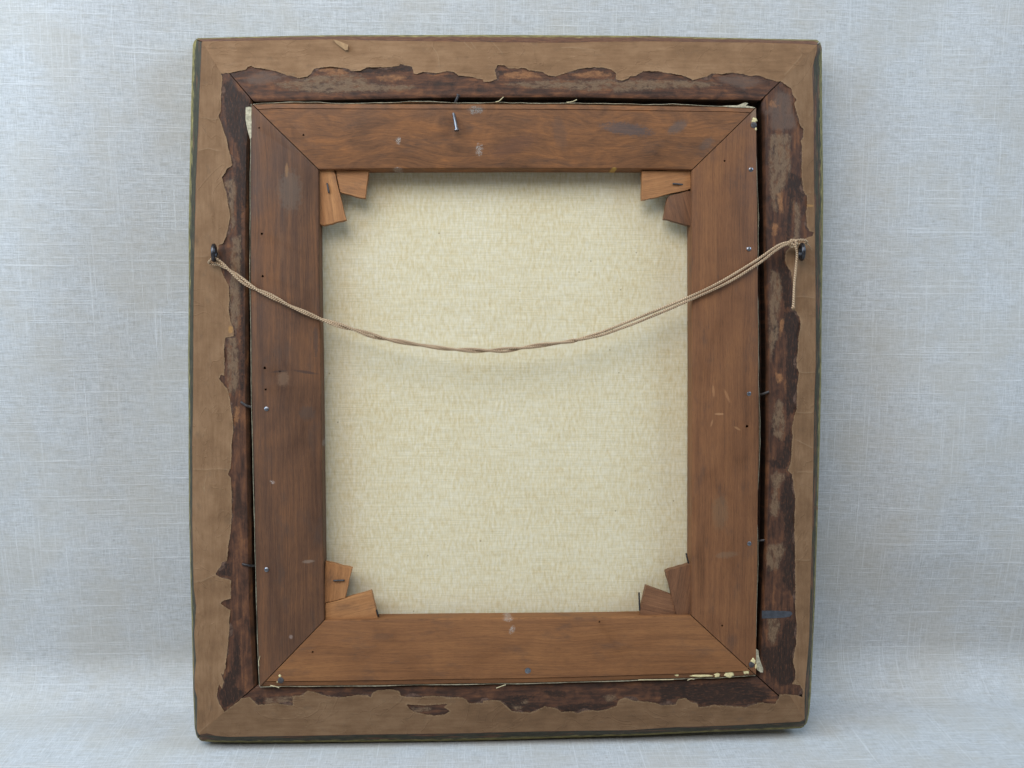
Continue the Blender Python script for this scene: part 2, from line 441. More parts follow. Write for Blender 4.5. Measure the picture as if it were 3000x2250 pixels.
def wood_material(name, cols, fig=0.0, seed=0.0, stains=(), grain=1.0, rough=0.6, tone=(0.945, 0.89, 0.79)):
    """cols: dark, mid, light; uv in mm, u along the grain"""
    g = G(name)
    uv = g.uv()
    off = (seed * 13.7, seed * 5.3, 0)
    warp = g.noise(g.scl(uv, (0.012, 0.03, 1), off), 1.0, 2, 0.5)
    wv = g.n('ShaderNodeVectorMath', {0: uv, 1: g.n('ShaderNodeCombineXYZ', {1: g.m('MULTIPLY', warp, 8.0 + 30.0 * fig)}).outputs[0]}, operation='ADD').outputs[0]
    bands = g.noise(g.scl(wv, (0.006, 0.24, 1), off), 1.0, 4, 0.6)
    mid = g.noise(g.scl(wv, (0.03, 0.9, 1), off), 1.0, 4, 0.65)
    pores = g.noise(g.scl(uv, (0.16, 4.2, 1), off), 1.0, 3, 0.7)
    blot = g.noise(g.scl(uv, (0.02, 0.035, 1), off), 1.0, 4, 0.6, 0.5)
    flame = g.noise(g.scl(wv, (0.05, 0.13, 1), off), 1.0, 4, 0.6, 1.2)
    t = g.m('ADD', g.m('MULTIPLY', bands, 0.36), g.m('ADD', g.m('MULTIPLY', mid, 0.24), g.m('MULTIPLY', blot, 0.40)))
    t = g.m('ADD', g.m('MULTIPLY', t, 1 - 0.55 * fig), g.m('MULTIPLY', flame, 0.55 * fig))
    cols = [(r_ * tone[0], g_ * tone[1], b_ * tone[2]) for r_, g_, b_ in cols]
    col = g.ramp(t, [(0.34, C(*cols[0])), (0.49, C(*cols[1])), (0.64, C(*cols[2]))])
    lines = g.noise(g.scl(wv, (0.010, 1.15, 1), (seed * 3.1, 7, 0)), 1.0, 3, 0.75)
    flecks = g.noise(g.scl(uv, (0.10, 1.5, 1), (seed * 9.1, 3, 0)), 1.0, 2, 0.6)
    pd = g.m('MULTIPLY', g.sm(pores, 0.36, 0.50, 0.72, 1.0), g.m('MULTIPLY', g.sm(lines, 0.36, 0.52, 1 - 0.18 * grain, 1.02), g.sm(flecks, 0.30, 0.42, 1 - 0.22 * grain, 1.01)))
    pcol = g.n('ShaderNodeCombineColor', {0: pd, 1: pd, 2: pd}).outputs[0]
    col = g.mix(1.0, col, pcol, 'MULTIPLY')
    # grime worked into the surface
    gr = g.sm(g.noise(g.scl(uv, (0.035, 0.09, 1), (seed * 3 + 50, 9, 0)), 1.0, 5, 0.65), 0.52, 0.72)
    col = g.mix(g.m('MULTIPLY', gr, 0.38), col, C(62, 50, 44))
    ob = g.obj()
    for (sx, sy, srx, sry, ang, scol, amt, tight) in stains:
        p = loc(sx, sy, 5.0)
        mp = g.n('ShaderNodeMapping', {'Vector': ob, 'Location': (p.x, p.y, 0.005), 'Rotation': (0, 0, ang), 'Scale': (srx * 0.00023, sry * 0.00023, 1)}, vector_type='TEXTURE').outputs[0]
        d = g.n('ShaderNodeVectorMath', {0: mp}, operation='LENGTH').outputs['Value']
        nn = g.noise(g.scl(ob, (700, 700, 700), (seed, sx, 0)), 1.0, 5, 0.7)
        k = g.sm(g.m('ADD', d, g.m('MULTIPLY', g.m('SUBTRACT', nn, 0.5), tight)), 0.5, 1.05, 1.0, 0.0)
        if sum(scol) > 430:
            k = g.m('MULTIPLY', k, g.sm(g.noise(g.scl(ob, (1500, 1500, 1500), (sy, sx, 0)), 1.0, 3, 0.7), 0.40, 0.62))
        col = g.mix(g.m('MULTIPLY', k, amt), col, C(*scol))
    h = g.m('ADD', g.m('MULTIPLY', pores, 0.7), g.m('MULTIPLY', mid, 0.6))
    return g.out(col, g.sm(blot, 0.3, 0.7, rough - 0.1, rough + 0.12), g.bump(h, 0.35 * grain, 0.0004), spec=0.35)


def paper_material(name, k=1.0):
    g = G(name)
    uv = g.uv()
    fib = g.noise(g.scl(uv, (0.05, 0.5, 1)), 1.0, 5, 0.65)
    mot = g.noise(g.scl(uv, (0.06, 0.07, 1), (5, 5, 0)), 1.0, 5, 0.6)
    spk = g.noise(g.scl(uv, (1.3, 1.3, 1)), 1.0, 3, 0.7)
    big = g.noise(g.scl(uv, (0.012, 0.02, 1), (33, 2, 0)), 1.0, 3, 0.5)
    t = g.m('ADD', g.m('ADD', g.m('MULTIPLY', fib, 0.25), g.m('MULTIPLY', mot, 0.4)), g.m('ADD', g.m('MULTIPLY', spk, 0.12), g.m('MULTIPLY', big, 0.23)))
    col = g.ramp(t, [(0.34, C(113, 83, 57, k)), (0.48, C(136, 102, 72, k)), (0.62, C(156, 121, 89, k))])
    lip = g.attr('tear')
    ln = g.noise(g.scl(uv, (0.9, 0.9, 1), (1, 8, 0)), 1.0, 4, 0.7)
    col = g.mix(g.m('MULTIPLY', g.sm(lip, 5.0, 1.0), g.sm(ln, 0.40, 0.62, 0.0, 0.34)), col, C(158, 134, 102))
    gr = g.sm(g.noise(g.scl(uv, (0.09, 0.16, 1), (60, 9, 0)), 1.0, 6, 0.7), 0.55, 0.75)
    col = g.mix(g.m('MULTIPLY', gr, 0.35), col, C(80, 68, 56))
    rub = g.sm(g.noise(g.scl(uv, (0.14, 0.35, 1), (21, 44, 0)), 1.0, 6, 0.75), 0.60, 0.74)
    col = g.mix(g.m('MULTIPLY', rub, 0.35), col, C(150, 126, 92))
    col = g.mix(g.m('MULTIPLY', g.attr('crease'), 0.25), col, C(164, 138, 108))
    oc = g.sm(g.m('ADD', g.attr('ochre'), g.m('MULTIPLY', g.m('SUBTRACT', ln, 0.5), 12.0)), -1.0, 4.0)
    col = g.mix(g.m('MULTIPLY', oc, 0.6), col, C(166, 122, 68))
    # creases: thin ridges
    cr = g.noise(g.scl(uv, (0.02, 0.03, 1), (9, 70, 0)), 1.0, 3, 0.5, 1.5)
    ridge = g.sm(g.m('ABSOLUTE', g.m('SUBTRACT', cr, 0.5)), 0.0, 0.012, 1.0, 0.0)
    h = g.m('ADD', g.m('MULTIPLY', ridge, 0.5), g.m('ADD', g.m('MULTIPLY', mot, 1.2), g.m('MULTIPLY', spk, 0.25)))
    return g.out(col, 0.78, g.bump(h, 0.5, 0.0006), spec=0.25)


def canvas_material():
    g = G('primed_canvas_back')
    ob = g.scl(g.obj(), (1000, 1000, 1000))      # mm
    weft = g.noise(g.scl(ob, (0.06, 1.45, 0)), 1.0, 2, 0.7)
    weft2 = g.noise(g.scl(ob, (0.012, 0.9, 0), (9, 4, 0)), 1.0, 3, 0.65)
    warp = g.noise(g.scl(ob, (1.5, 0.09, 0), (3, 30, 0)), 1.0, 2, 0.7)
    mot = g.noise(g.scl(ob, (0.52, 0.17, 0), (3, 3, 0)), 1.0, 4, 0.65, 0.2)
    big = g.noise(g.scl(ob, (0.02, 0.016, 0), (1, 8, 0)), 1.0, 4, 0.55)
    t = g.m('ADD', g.m('MULTIPLY', mot, 0.76), g.m('MULTIPLY', big, 0.24))
    col = g.ramp(t, [(0.31, C(192, 171, 131)), (0.44, C(203, 187, 152)), (0.55, C(208, 195, 165)), (0.68, C(214, 203, 180))])
    th = g.m('ADD', g.m('ADD', g.m('MULTIPLY', weft, 0.45), g.m('MULTIPLY', weft2, 0.25)), g.m('MULTIPLY', warp, 0.30))
    k = g.sm(th, 0.34, 0.64, 0.88, 1.06)
    kc = g.n('ShaderNodeCombineColor', {0: k, 1: k, 2: g.m('MULTIPLY', k, 1.0)}).outputs[0]
    col = g.mix(1.0, col, kc, 'MULTIPLY')
    sp = g.sm(g.vor(g.scl(ob, (0.06, 0.06, 0), (2, 7, 0)), 1.0), 0.045, 0.025)
    col = g.mix(g.m('MULTIPLY', sp, 0.55), col, C(112, 92, 62))
    fox = g.sm(g.noise(g.scl(ob, (0.05, 0.05, 0), (77, 3, 0)), 1.0, 4, 0.6), 0.62, 0.76)
    col = g.mix(g.m('MULTIPLY', fox, 0.24), col, C(188, 160, 110))
    return g.out(col, 0.9, g.bump(th, 0.45, 0.0005), spec=0.15)


def linen_material():
    g = G('backdrop_linen')
    uv = g.uv()                                     # mm
    hx = g.noise(g.scl(uv, (0.11, 1.35, 0)), 1.0, 2, 0.7)
    vx = g.noise(g.scl(uv, (1.35, 0.13, 0), (4, 9, 0)), 1.0, 2, 0.7)
    grain = g.noise(g.scl(uv, (1.3, 1.3, 0)), 1.0, 1, 0.6)
    weave = g.m('ADD', g.m('MULTIPLY', hx, 0.46), g.m('ADD', g.m('MULTIPLY', vx, 0.36), g.m('MULTIPLY', grain, 0.18)))
    thr_h = g.sm(g.noise(g.scl(uv, (0.011, 0.62, 0), (7, 2, 0)), 1.0, 3, 0.6), 0.50, 0.76)
    thr_v = g.sm(g.noise(g.scl(uv, (0.62, 0.011, 0), (2, 17, 0)), 1.0, 3, 0.6), 0.52, 0.78)
    slub = g.m('MAXIMUM', thr_h, thr_v)
    cloud = g.noise(g.scl(uv, (0.022, 0.018, 0)), 1.0, 4, 0.6)
    flax = g.noise(g.scl(uv, (0.07, 0.30, 0), (31, 12, 0)), 1.0, 4, 0.7)
    col = g.ramp(weave, [(0.34, C(155, 154, 152)), (0.5, C(183, 183, 183)), (0.66, C(203, 203, 204))])
    col = g.mix(g.m('MULTIPLY', g.sm(flax, 0.46, 0.70), 0.36), col, C(164, 158, 148))
    col = g.mix(g.m('MULTIPLY', g.sm(cloud, 0.38, 0.64), 0.42), col, C(178, 171, 160))
    col = g.mix(g.m('MULTIPLY', slub, 0.42), col, C(218, 218, 218))
    dots = g.sm(g.vor(g.scl(uv, (0.045, 0.045, 0), (5, 1, 0)), 1.0), 0.040, 0.02)
    col = g.mix(g.m('MULTIPLY', dots, 0.35), col, C(118, 114, 108))
    h = g.m('ADD', weave, g.m('MULTIPLY', slub, 0.5))
    return g.out(col, 0.92, g.bump(h, 0.5, 0.0006), spec=0.1)


def plain(name, col, rough=0.6, metal=0.0, spec=0.4, var=0.25, scale=600.0):
    g = G(name)
    nz = g.noise(g.scl(g.obj(), (scale, scale, scale)), 1.0, 4, 0.65)
    k = g.sm(nz, 0.3, 0.7, 1 - var, 1 + var)
    kc = g.n('ShaderNodeCombineColor', {0: k, 1: k, 2: k}).outputs[0]
    return g.out(g.mix(1.0, C(*col), kc, 'MULTIPLY'), rough, g.bump(nz, 0.25, 0.0003), metal, spec)


def cord_material():
    g = G('twine')
    uv = g.uv()
    sx = g.n('ShaderNodeSeparateXYZ', {0: uv})
    ph = g.m('ADD', g.m('MULTIPLY', sx.outputs[0], 0.62), g.m('MULTIPLY', sx.outputs[1], 2.0))
    lay = g.m('SINE', g.m('MULTIPLY', ph, 2 * math.pi))
    fz = g.noise(g.scl(uv, (1.2, 9, 1)), 1.0, 4, 0.7)
    big = g.noise(g.scl(uv, (0.05, 1, 1), (4, 0, 0)), 1.0, 3, 0.5)
    t = g.m('ADD', g.m('ADD', g.m('MULTIPLY', lay, 0.14), 0.1), g.m('ADD', g.m('MULTIPLY', fz, 0.5), g.m('MULTIPLY', big, 0.3)))
    col = g.ramp(t, [(0.30, C(104, 78, 56)), (0.46, C(176, 143, 112)), (0.64, C(222, 194, 160))])
    return g.out(col, 0.85, g.bump(g.m('ADD', lay, g.m('MULTIPLY', fz, 0.8)), 0.7, 0.0004), spec=0.2)


MAT = {
    'iron': plain('dark_iron', (70, 68, 70), 0.32, 0.85, 0.5, 0.35),
    'nail': plain('nail_steel', (120, 122, 128), 0.35, 0.9, 0.5, 0.3),
    'tack': plain('tack_steel', (78, 74, 74), 0.6, 0.5, 0.3, 0.3),
    'putty': plain('old_putty', (206, 190, 142), 0.85, 0, 0.2, 0.18, 900),
    'canvas_edge': plain('canvas_edge_cloth', (168, 158, 134), 0.9, 0, 0.15, 0.35, 500),
    'tape': plain('blue_grey_tape', (60, 62, 68), 0.55, 0, 0.35, 0.25, 300),
    'chip': plain('paper_chip', (158, 126, 92), 0.8, 0, 0.2, 0.15, 400),
    'fringe': plain('torn_paper_underlayer', (86, 66, 56), 0.85, 0, 0.15, 0.45, 420),
    'thread': plain('linen_thread', (198, 182, 144), 0.9, 0, 0.1, 0.2),
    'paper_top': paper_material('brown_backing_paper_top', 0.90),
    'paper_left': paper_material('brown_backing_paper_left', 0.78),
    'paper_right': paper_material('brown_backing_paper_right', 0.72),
    'paper_bottom': paper_material('grimy_shaded_paper_bottom', 0.60),  # darker tone carries both its dirt and painted-in occlusion shade
    'canvas': canvas_material(),
    'linen': linen_material(),
    'cord': cord_material(),
    'rail_top': rail_material('frame_back_top', 1.0, 0.0),
    'rail_left': rail_material('frame_back_left', 0.0, 0.12),
    'rail_right': rail_material('frame_back_right', 0.25, 0.22),
    'rail_bottom': rail_material('frame_back_bottom', 0.1, 0.25),
}

# ------------------------------------------------------------------ the cloth sweep behind and below
R_COVE, WALL_Y = 0.036, 0.0905


def build_backdrop():
    prof = []
    for q in np.linspace(-0.85, WALL_Y - R_COVE, 60):
        prof.append((q, 0.0))
    for a in np.linspace(0, math.pi / 2, 22)[1:]:
        prof.append((WALL_Y - R_COVE + R_COVE * math.sin(a), R_COVE - R_COVE * math.cos(a)))
    for z in np.linspace(R_COVE, 1.0, 90)[1:]:
        prof.append((WALL_Y, z))
    prof = np.array(prof)
    arc = np.r_[0, np.cumsum(np.hypot(*(prof[1:] - prof[:-1]).T))]
    xs = np.linspace(-0.85, 0.85, 150)
    V, UV = [], []
    n = len(prof)
    for i, (y, z) in enumerate(prof):
        for x in xs:
            # slow waves in the hung cloth; flat where the picture touches it
            wz = min(1.0, max(0.0, (z - 0.01) / 0.10))
            away = min(1.0, max(0.0, (abs(x) - 0.20) / 0.12))
            a = mn.noise(Vector((x * 3.4 + 1.7 + z * 1.5, z * 1.6, 2.2))) * 0.030 + mn.noise(Vector((x * 7.5 - z * 3, z * 3.2 + 4, 7.1))) * 0.010
            dy = (a + 0.004) * wz * (0.25 + 0.75 * away)
            dz = mn.noise(Vector((x * 5, y * 5, 1.2))) * 0.0012 * (1 - wz) if y < -0.06 else 0.0
            V.append((x, y - min(dy, 0.004 + 0.022 * away) if z > 0 else y, z + min(dz, 0)))
            UV.append((x * 1000, arc[i] * 1000))
    F = []
    w = len(xs)
    for i in range(n - 1):
        for j in range(w - 1):
            F.append((i * w + j, i * w + j + 1, (i + 1) * w + j + 1, (i + 1) * w + j))
    me = make_mesh('linen_backdrop', V, F, UV)
    o = link('linen_backdrop', me, MAT['linen'], None, 180)
    o['kind'] = 'structure'
    o['label'] = 'pale grey linen cloth hung behind and spread under the picture frame'
    return o


build_backdrop()

# ------------------------------------------------------------------ the frame
frame = empty('picture_frame', 'old wooden picture frame seen from the back with torn brown paper around its edge', 'picture frame', BASE)
SIDES = ('top', 'right', 'bottom', 'left')


def px_attrs(pp):
    pp = np.asarray(pp)
    return {'film': sdf(FILM, pp), 'dusk': sdf(DUSK, pp), 'raw': sdf(RAW, pp), 'black': sdf(BLACK, pp)}


def build_rail(side):
    n = 330
    a, b, r = resample(A[side], n), resample(B[side], n), resample(R[side], n)
    # section: list of (kind, amount, height)
    ac = 30
    bev, drop = {'top': (1.0, 0.6), 'right': (3.4, 2.6), 'bottom': (3.5, 2.2), 'left': (3.6, 2.8)}[side]
    rows = []                                      # each row: n local points + marks + edge value
    G0 = 0.0006

    def row(pts, h, edge, mult=None):
        rows.append(([plane(x, y, h) for x, y in pts], pts, edge))

    # front side outermost, then round to the back
    cen = np.array([1490.0, 1130.0])

    def pull(p, mm):                                # move towards the opening
        q = p.copy()
        k = mm / 0.2375
        if side == 'top': q[:, 1] += k
        if side == 'bottom': q[:, 1] -= k
        if side == 'left': q[:, 0] += k
        if side == 'right': q[:, 0] -= k
        return q
    base_a = [plane(x, y, -9.0) for x, y in a]
    front = pull(a, -1.0)
    rows.append(([np.array([p[0], p[1], -22.0]) for p in base_a], a, 1.0))
    rows.append((base_a, a, 1.0))
    for t, h in ((0.86, -7.2), (0.6, -4.6), (0.3, -2.0), (0.1, -0.6)):
        row(b + (a - b) * t, h, t)
    for q in range(ac + 1):
        t = q / ac
        s = b + (r - b) * t
        d = np.hypot(*(r - s).T) * 0.2375           # mm to the inner edge
        dm = float(d.mean())
        h = 0.0 if dm > bev else -drop * (1 - dm / bev) ** 1.7
        row(s, h, 0.0)
    rin = [plane(x, y, -drop) for x, y in r]
    inn = [plane(x, y, -drop) for x, y in pull(r, 7.0)]
    n_open = len(rows)                              # beyond here lies the rabbet, blackened to paint in the gap's shade
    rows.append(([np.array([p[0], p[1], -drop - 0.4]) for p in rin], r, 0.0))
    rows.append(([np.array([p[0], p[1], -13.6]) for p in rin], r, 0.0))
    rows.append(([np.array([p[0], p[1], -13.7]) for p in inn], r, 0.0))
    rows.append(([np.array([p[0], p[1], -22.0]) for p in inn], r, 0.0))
    m_ = len(rows)
    V, PP, UV, E = [], [], [], []
    for k, (pl, pp, e) in enumerate(rows):
        pl = np.array(pl)
        # trim the mitre by a hair so the joint shows
        d0 = (pl[1] - pl[0]) / np.linalg.norm(pl[1] - pl[0])
        pl[0] += d0 * 0.46
        pl[-1] -= d0 * 0.46
        for i in range(n):
            V.append(pl[i] * 0.001)
            PP.append(pp[i])
            u, v = (pl[i][0], pl[i][1]) if side in ('top', 'bottom') else (pl[i][1], pl[i][0])
            UV.append((u + {'top': 0, 'right': 700, 'bottom': 1500, 'left': 2300}[side], v))
            E.append(e)
    F = []
    for k in range(m_):
        k2 = (k + 1) % m_
        for i in range(n - 1):
            F.append((k * n + i, k * n + i + 1, k2 * n + i + 1, k2 * n + i))
    F.append(tuple(k * n for k in range(m_)))
    F.append(tuple(k * n + n - 1 for k in reversed(range(m_))))
    at = px_attrs(PP)
    at['edge'] = E
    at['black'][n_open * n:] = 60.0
    for key_ in ('film', 'dusk', 'raw'):
        at[key_][n_open * n:] = -60.0
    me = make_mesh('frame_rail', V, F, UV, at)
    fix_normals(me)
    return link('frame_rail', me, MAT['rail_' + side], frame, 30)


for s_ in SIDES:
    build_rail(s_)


def fract(x, seed):
    return (mn.noise(Vector((x * 0.09, seed, 0))) * 1.6 + mn.noise(Vector((x * 0.27, seed, 5))) * 1.1 + mn.noise(Vector((x * 0.8, seed, 9))) * 0.7)


CREASES = [
    [(567, 1374), (600, 1376), (640, 1373), (662, 1375)], [(570, 1706), (595, 1701), (620, 1688), (632, 1684)], [(577, 751), (592, 752), (608, 750)],
    [(2364, 602), (2372, 604), (2386, 603)], [(2336, 1208), (2358, 1210), (2384, 1208)], [(2342, 1090), (2362, 1092), (2387, 1090)], [(2338, 1383), (2360, 1382), (2382, 1384)],
    [(1268, 138), (1278, 152), (1285, 166), (1287, 195)], [(1360, 124), (1370, 134), (1378, 141)], [(1380, 124), (1390, 138)], [(1446, 128), (1460, 142), (1470, 154)], [(1645, 140), (1670, 139), (1700, 141), (1740, 146)],
    [(2304, 214), (2320, 196), (2336, 178), (2348, 163)], [(2330, 870), (2350, 868), (2384, 872)], [(2336, 1290), (2356, 1300), (2380, 1312)],
    [(600, 345), (625, 350), (645, 346)], [(585, 440), (610, 434), (640, 442)], [(600, 1440), (598, 1420), (604, 1400)], [(584, 2146), (596, 2134), (606, 2126)], [(2340, 1640), (2360, 1642), (2376, 1640)],
]
OCHRE = [[(576, 757), (588, 755), (590, 771), (578, 775)], [(668, 952), (682, 956), (684, 980), (668, 976)], [(2355, 598), (2386, 599), (2386, 607), (2358, 607)]]


def sheet(name, loop_px, tear_px, hole, hfun, thick, mat, parent, step=15.0, uvrot=False, uvoff=0.0, creases=()):
    """thin torn sheet from an outline: front and back skins and an edge wall"""
    pts = [tuple(p) for p in loop_px]
    loops = [list(range(len(pts)))]
    if hole:
        loops.append(list(range(len(pts), len(pts) + len(hole))))
        pts += [tuple(p) for p in hole]
    x0, y0 = np.min(loop_px, axis=0)
    x1, y1 = np.max(loop_px, axis=0)
    gp = []
    for yy in np.arange(y0, y1, step):
        for xx in np.arange(x0, x1, step):
            gp.append((xx + random.uniform(-.3, .3) * step, yy + random.uniform(-.3, .3) * step))
    gp = np.array(gp)
    keep = inside(loop_px, gp) & (seg_dist(loop_px, gp) > 3.0)
    if hole:
        keep &= ~inside(hole, gp) & (seg_dist(hole, gp) > 3.0)
    # finer rows beside the tear
    cr_pts = []
    for c in creases:
        q = resample(c, max(4, int(np.hypot(*(np.diff(np.array(c, float), axis=0).T)).sum() / 4)))
        if not inside(loop_px, q).all():
            q = q[inside(loop_px, q) & (seg_dist(loop_px, q) > 1.5)]
        if len(q) < 3:
            continue
        d_ = np.gradient(q, axis=0)
        n_ = np.c_[-d_[:, 1], d_[:, 0]] / (np.hypot(*d_.T)[:, None] + 1e-9)
        for sgn_, v_ in ((0, 1.0), (2.2, 0.0), (-2.2, 0.0)):
            qq = q + n_ * sgn_
            ok_ = inside(loop_px, qq) & (seg_dist(loop_px, qq) > 1.2)
            cr_pts += [(p[0], p[1], v_) for p in qq[ok_]]
        keep &= seg_dist(q, gp, closed=False) > 5
    cr_arr = np.array(cr_pts) if cr_pts else np.zeros((0, 3))
    pts += [tuple(p) for p in gp[keep]]
    pts += [(p[0], p[1]) for p in cr_pts]
    edges = []
    for lp in loops:
        edges += [(lp[i], lp[(i + 1) % len(lp)]) for i in range(len(lp))]
    vo, eo, fo, ov, oe, of = delaunay_2d_cdt([Vector(p) for p in pts], edges, [], 0, 1e-4)
    vp = np.array([(v.x, v.y) for v in vo])
    cen = np.array([vp[list(f)].mean(0) for f in fo])
    ok = inside(loop_px, cen)
    if hole:
        ok &= ~inside(hole, cen)
    tri = [tuple(f) for f, k in zip(fo, ok) if k]
    tl = [t for t in tear_px]
    dt = seg_dist(np.array(tl), vp, closed=False)
    if hole:
        dt = np.minimum(dt, seg_dist(np.array(hole), vp))
    top, bot, UV = [], [], []
    cv_ = np.zeros(len(vp))
    for p in cr_arr[cr_arr[:, 2] > 0.5]:
        cv_[np.hypot(*(vp - p[:2]).T) < 0.05] = 1.0
    for (x, y), d, c_ in zip(vp, dt, cv_):
        h = hfun(x, y, d) + 0.16 * c_
        p = plane(x, y, h + thick)
        q = p.copy(); q[2] -= thick
        top.append(p * 0.001)
        bot.append(q * 0.001)
        UV.append((p[1] + uvoff, p[0]) if uvrot else (p[0] + uvoff, p[1]))
    nv = len(top)
    # orient and wall
    F = []
    cnt = {}
    for t in tri:
        a_, b_, c_ = (np.array(top[i]) for i in t)
        if np.cross(b_ - a_, c_ - a_)[2] < 0:
            t = t[::-1]
        F.append(t)
        for i in range(3):
            e = (t[i], t[(i + 1) % 3])
            cnt[e] = cnt.get(e, 0) + 1
    F2 = [tuple(i + nv for i in t[::-1]) for t in F]
    W = []
    for (i, j) in cnt:
        if (j, i) not in cnt:
            W.append((j, i, i + nv, j + nv))
    me = make_mesh(name, top + bot, F + F2 + W, UV + UV, {'tear': np.r_[dt, dt], 'crease': np.r_[cv_, cv_], 'ochre': np.tile(sdf(OCHRE, vp), 2)})
    return link(name, me, mat, parent, 50)


def ragged(line, seed, amp=1.0, step=2.2):
    L_ = np.asarray(line, float)
    ln = np.hypot(*(L_[1:] - L_[:-1]).T).sum()
    p = resample(L_, int(ln / step))
    d = np.gradient(p, axis=0)
    nr = np.c_[-d[:, 1], d[:, 0]] / (np.hypot(*d.T)[:, None] + 1e-9)
    off = np.array([fract(i * step, seed) for i in range(len(p))]) * amp
    off[0] = off[-1] = 0
    return p + nr * off[:, None]


def build_paper(side, k):
    tear = ragged(T[side], 3.3 * k + 1, 1.05)
    outer = resample(B[side], 240)
    # joint lines at the mitres, a hair apart
    loop = np.vstack([outer, tear[::-1]])
    hole = ragged(TEAR_HOLE + [TEAR_HOLE[0]], 55, 0.8)[:-1] if side == 'bottom' else None
    if hole is not None:
        hole = [tuple(p) for p in hole]

    def hf(x, y, d):
        w = mn.noise(Vector((x * 0.013, y * 0.013, k))) * 0.16 + mn.noise(Vector((x * 0.045, y * 0.045, k + 8))) * 0.07
        lift = max(0.0, mn.noise(Vector((x * 0.028, y * 0.028, 30 + k))) + 0.12) * 1.3 * math.exp(-(d / 9.0) ** 2)
        return 0.08 + max(0.0, w) + lift + (0.02 if side in ('top', 'bottom') else 0.0)
    return sheet('backing_paper', loop, tear, hole, hf, 0.12, MAT['paper_' + side], frame, 11.0, side in ('left', 'right'), 900.0 * k, CREASES)


for k_, s_ in enumerate(SIDES):
    build_paper(s_, k_)

# the under-layer of the paper left behind where the top layer tore away
def build_fringe(side, k):
    ln = np.hypot(*(np.diff(np.array(T[side], float), axis=0).T)).sum()
    p = resample(T[side], int(ln / 2.4))
    d = np.gradient(p, axis=0)
    ker = np.ones(5) / 5
    d = np.c_[np.convolve(d[:, 0], ker, 'same'), np.convolve(d[:, 1], ker, 'same')]
    nr = np.c_[-d[:, 1], d[:, 0]] / (np.hypot(*d.T)[:, None] + 1e-9)
    V, F, UV = [], [], []
    n = len(p)
    for i in range(n):
        w = max(0.0, mn.noise(Vector((i * 0.045, 3.0 * k, 70))) * 1.4 + 0.15) * 13.0 + fract(i * 2.4, 40 + k) * 1.6
        e = min(1.0, min(i, n - 1 - i) / 12.0)
        w = max(-2.0, w * e - 1.0)
        a = plane(*(p[i] - nr[i] * 5.0), 0.05)
        b = plane(*(p[i] + nr[i] * w), 0.05)
        for q, h in ((a, 0.05), (b, 0.06), (b, 0.0)):
            V.append((q[0] * 0.001, q[1] * 0.001, h * 0.001))
            UV.append((q[0], q[1]))
    for i in range(n - 1):
        for c in (0, 1):
            F.append((i * 3 + c, i * 3 + c + 1, i * 3 + c + 4, i * 3 + c + 3))
    me = make_mesh('paper_fringe', V, F, UV)
    return link('paper_fringe', me, MAT['fringe'], frame, 60)


for k_, s_ in enumerate(SIDES):
    build_fringe(s_, k_)

# loose chip of paper folded down on the top strip
chip = sheet('paper_chip', np.array([(975.6, 116), (990, 119), (1020, 131), (1019, 146), (1012, 147), (998, 137), (986, 128)]), [(975, 116), (1000, 137), (1019, 146)], None,
             lambda x, y, d: 0.5 + 1.3 * max(0, (x - 976) / 44.0), 0.18, MAT['chip'], frame, 8.0)
# blue-grey band stuck across the right rail
band = sheet('tape_band', np.array([(2232, 1789), (2265, 1789), (2300, 1790), (2318, 1792), (2322, 1798), (2314, 1806), (2300, 1809), (2270, 1811), (2232, 1812)]), [(2316, 1790), (2322, 1798)], None,
             lambda x, y, d: 0.04, 0.10, MAT['tape'], frame, 6.0)


def disc_mesh(r, hgt, seg=14, dome=0.4):
    V, F = [], []
    prof = [(r, -0.4 * hgt), (r, hgt * (1 - dome)), (r * 0.72, hgt * 0.93), (r * 0.3, hgt), ]
    for (rr, hh) in prof:
        for k in range(seg):
            a = 2 * math.pi * k / seg
            V.append((rr * math.cos(a), rr * math.sin(a), hh))
    n = len(prof)
    for i in range(n - 1):
        for k in range(seg):
            F.append((i * seg + k, i * seg + (k + 1) % seg, (i + 1) * seg + (k + 1) % seg, (i + 1) * seg + k))
    F.append(tuple((n - 1) * seg + k for k in range(seg)))
    F.append(tuple(reversed(range(seg))))
    return make_mesh('head', V, F)


def screw_eye(x, y, yaw):
    c = plane(x, y, 6.4)
    ring = []
    for k in range(40):
        a = 2 * math.pi * k / 40
        ring.append(Vector((math.sin(yaw) * math.cos(a) * 4.7, math.sin(a) * 4.9, math.cos(yaw) * math.cos(a) * 4.7)))
    V, F, UV = tube([(Vector(c) + p) * 0.001 for p in ring], 0.00145, 12, True)
    n0 = len(V)
    V2, F2, UV2 = tube([(Vector((c[0], c[1], h))) * 0.001 for h in (-6, -1.0, 1.0, 2.2)], [0.0012, 0.0013, 0.0013, 0.0011], 12)
    me = make_mesh('screw_eye', V + V2, F + [tuple(i + n0 for i in f) for f in F2], UV + UV2)
    return link('screw_eye', me, MAT['iron'], frame, 60)


EYE_L, EYE_R = (627, 741), (2349, 738)
screw_eye(*EYE_L, math.radians(6))
screw_eye(*EYE_R, math.radians(-4))


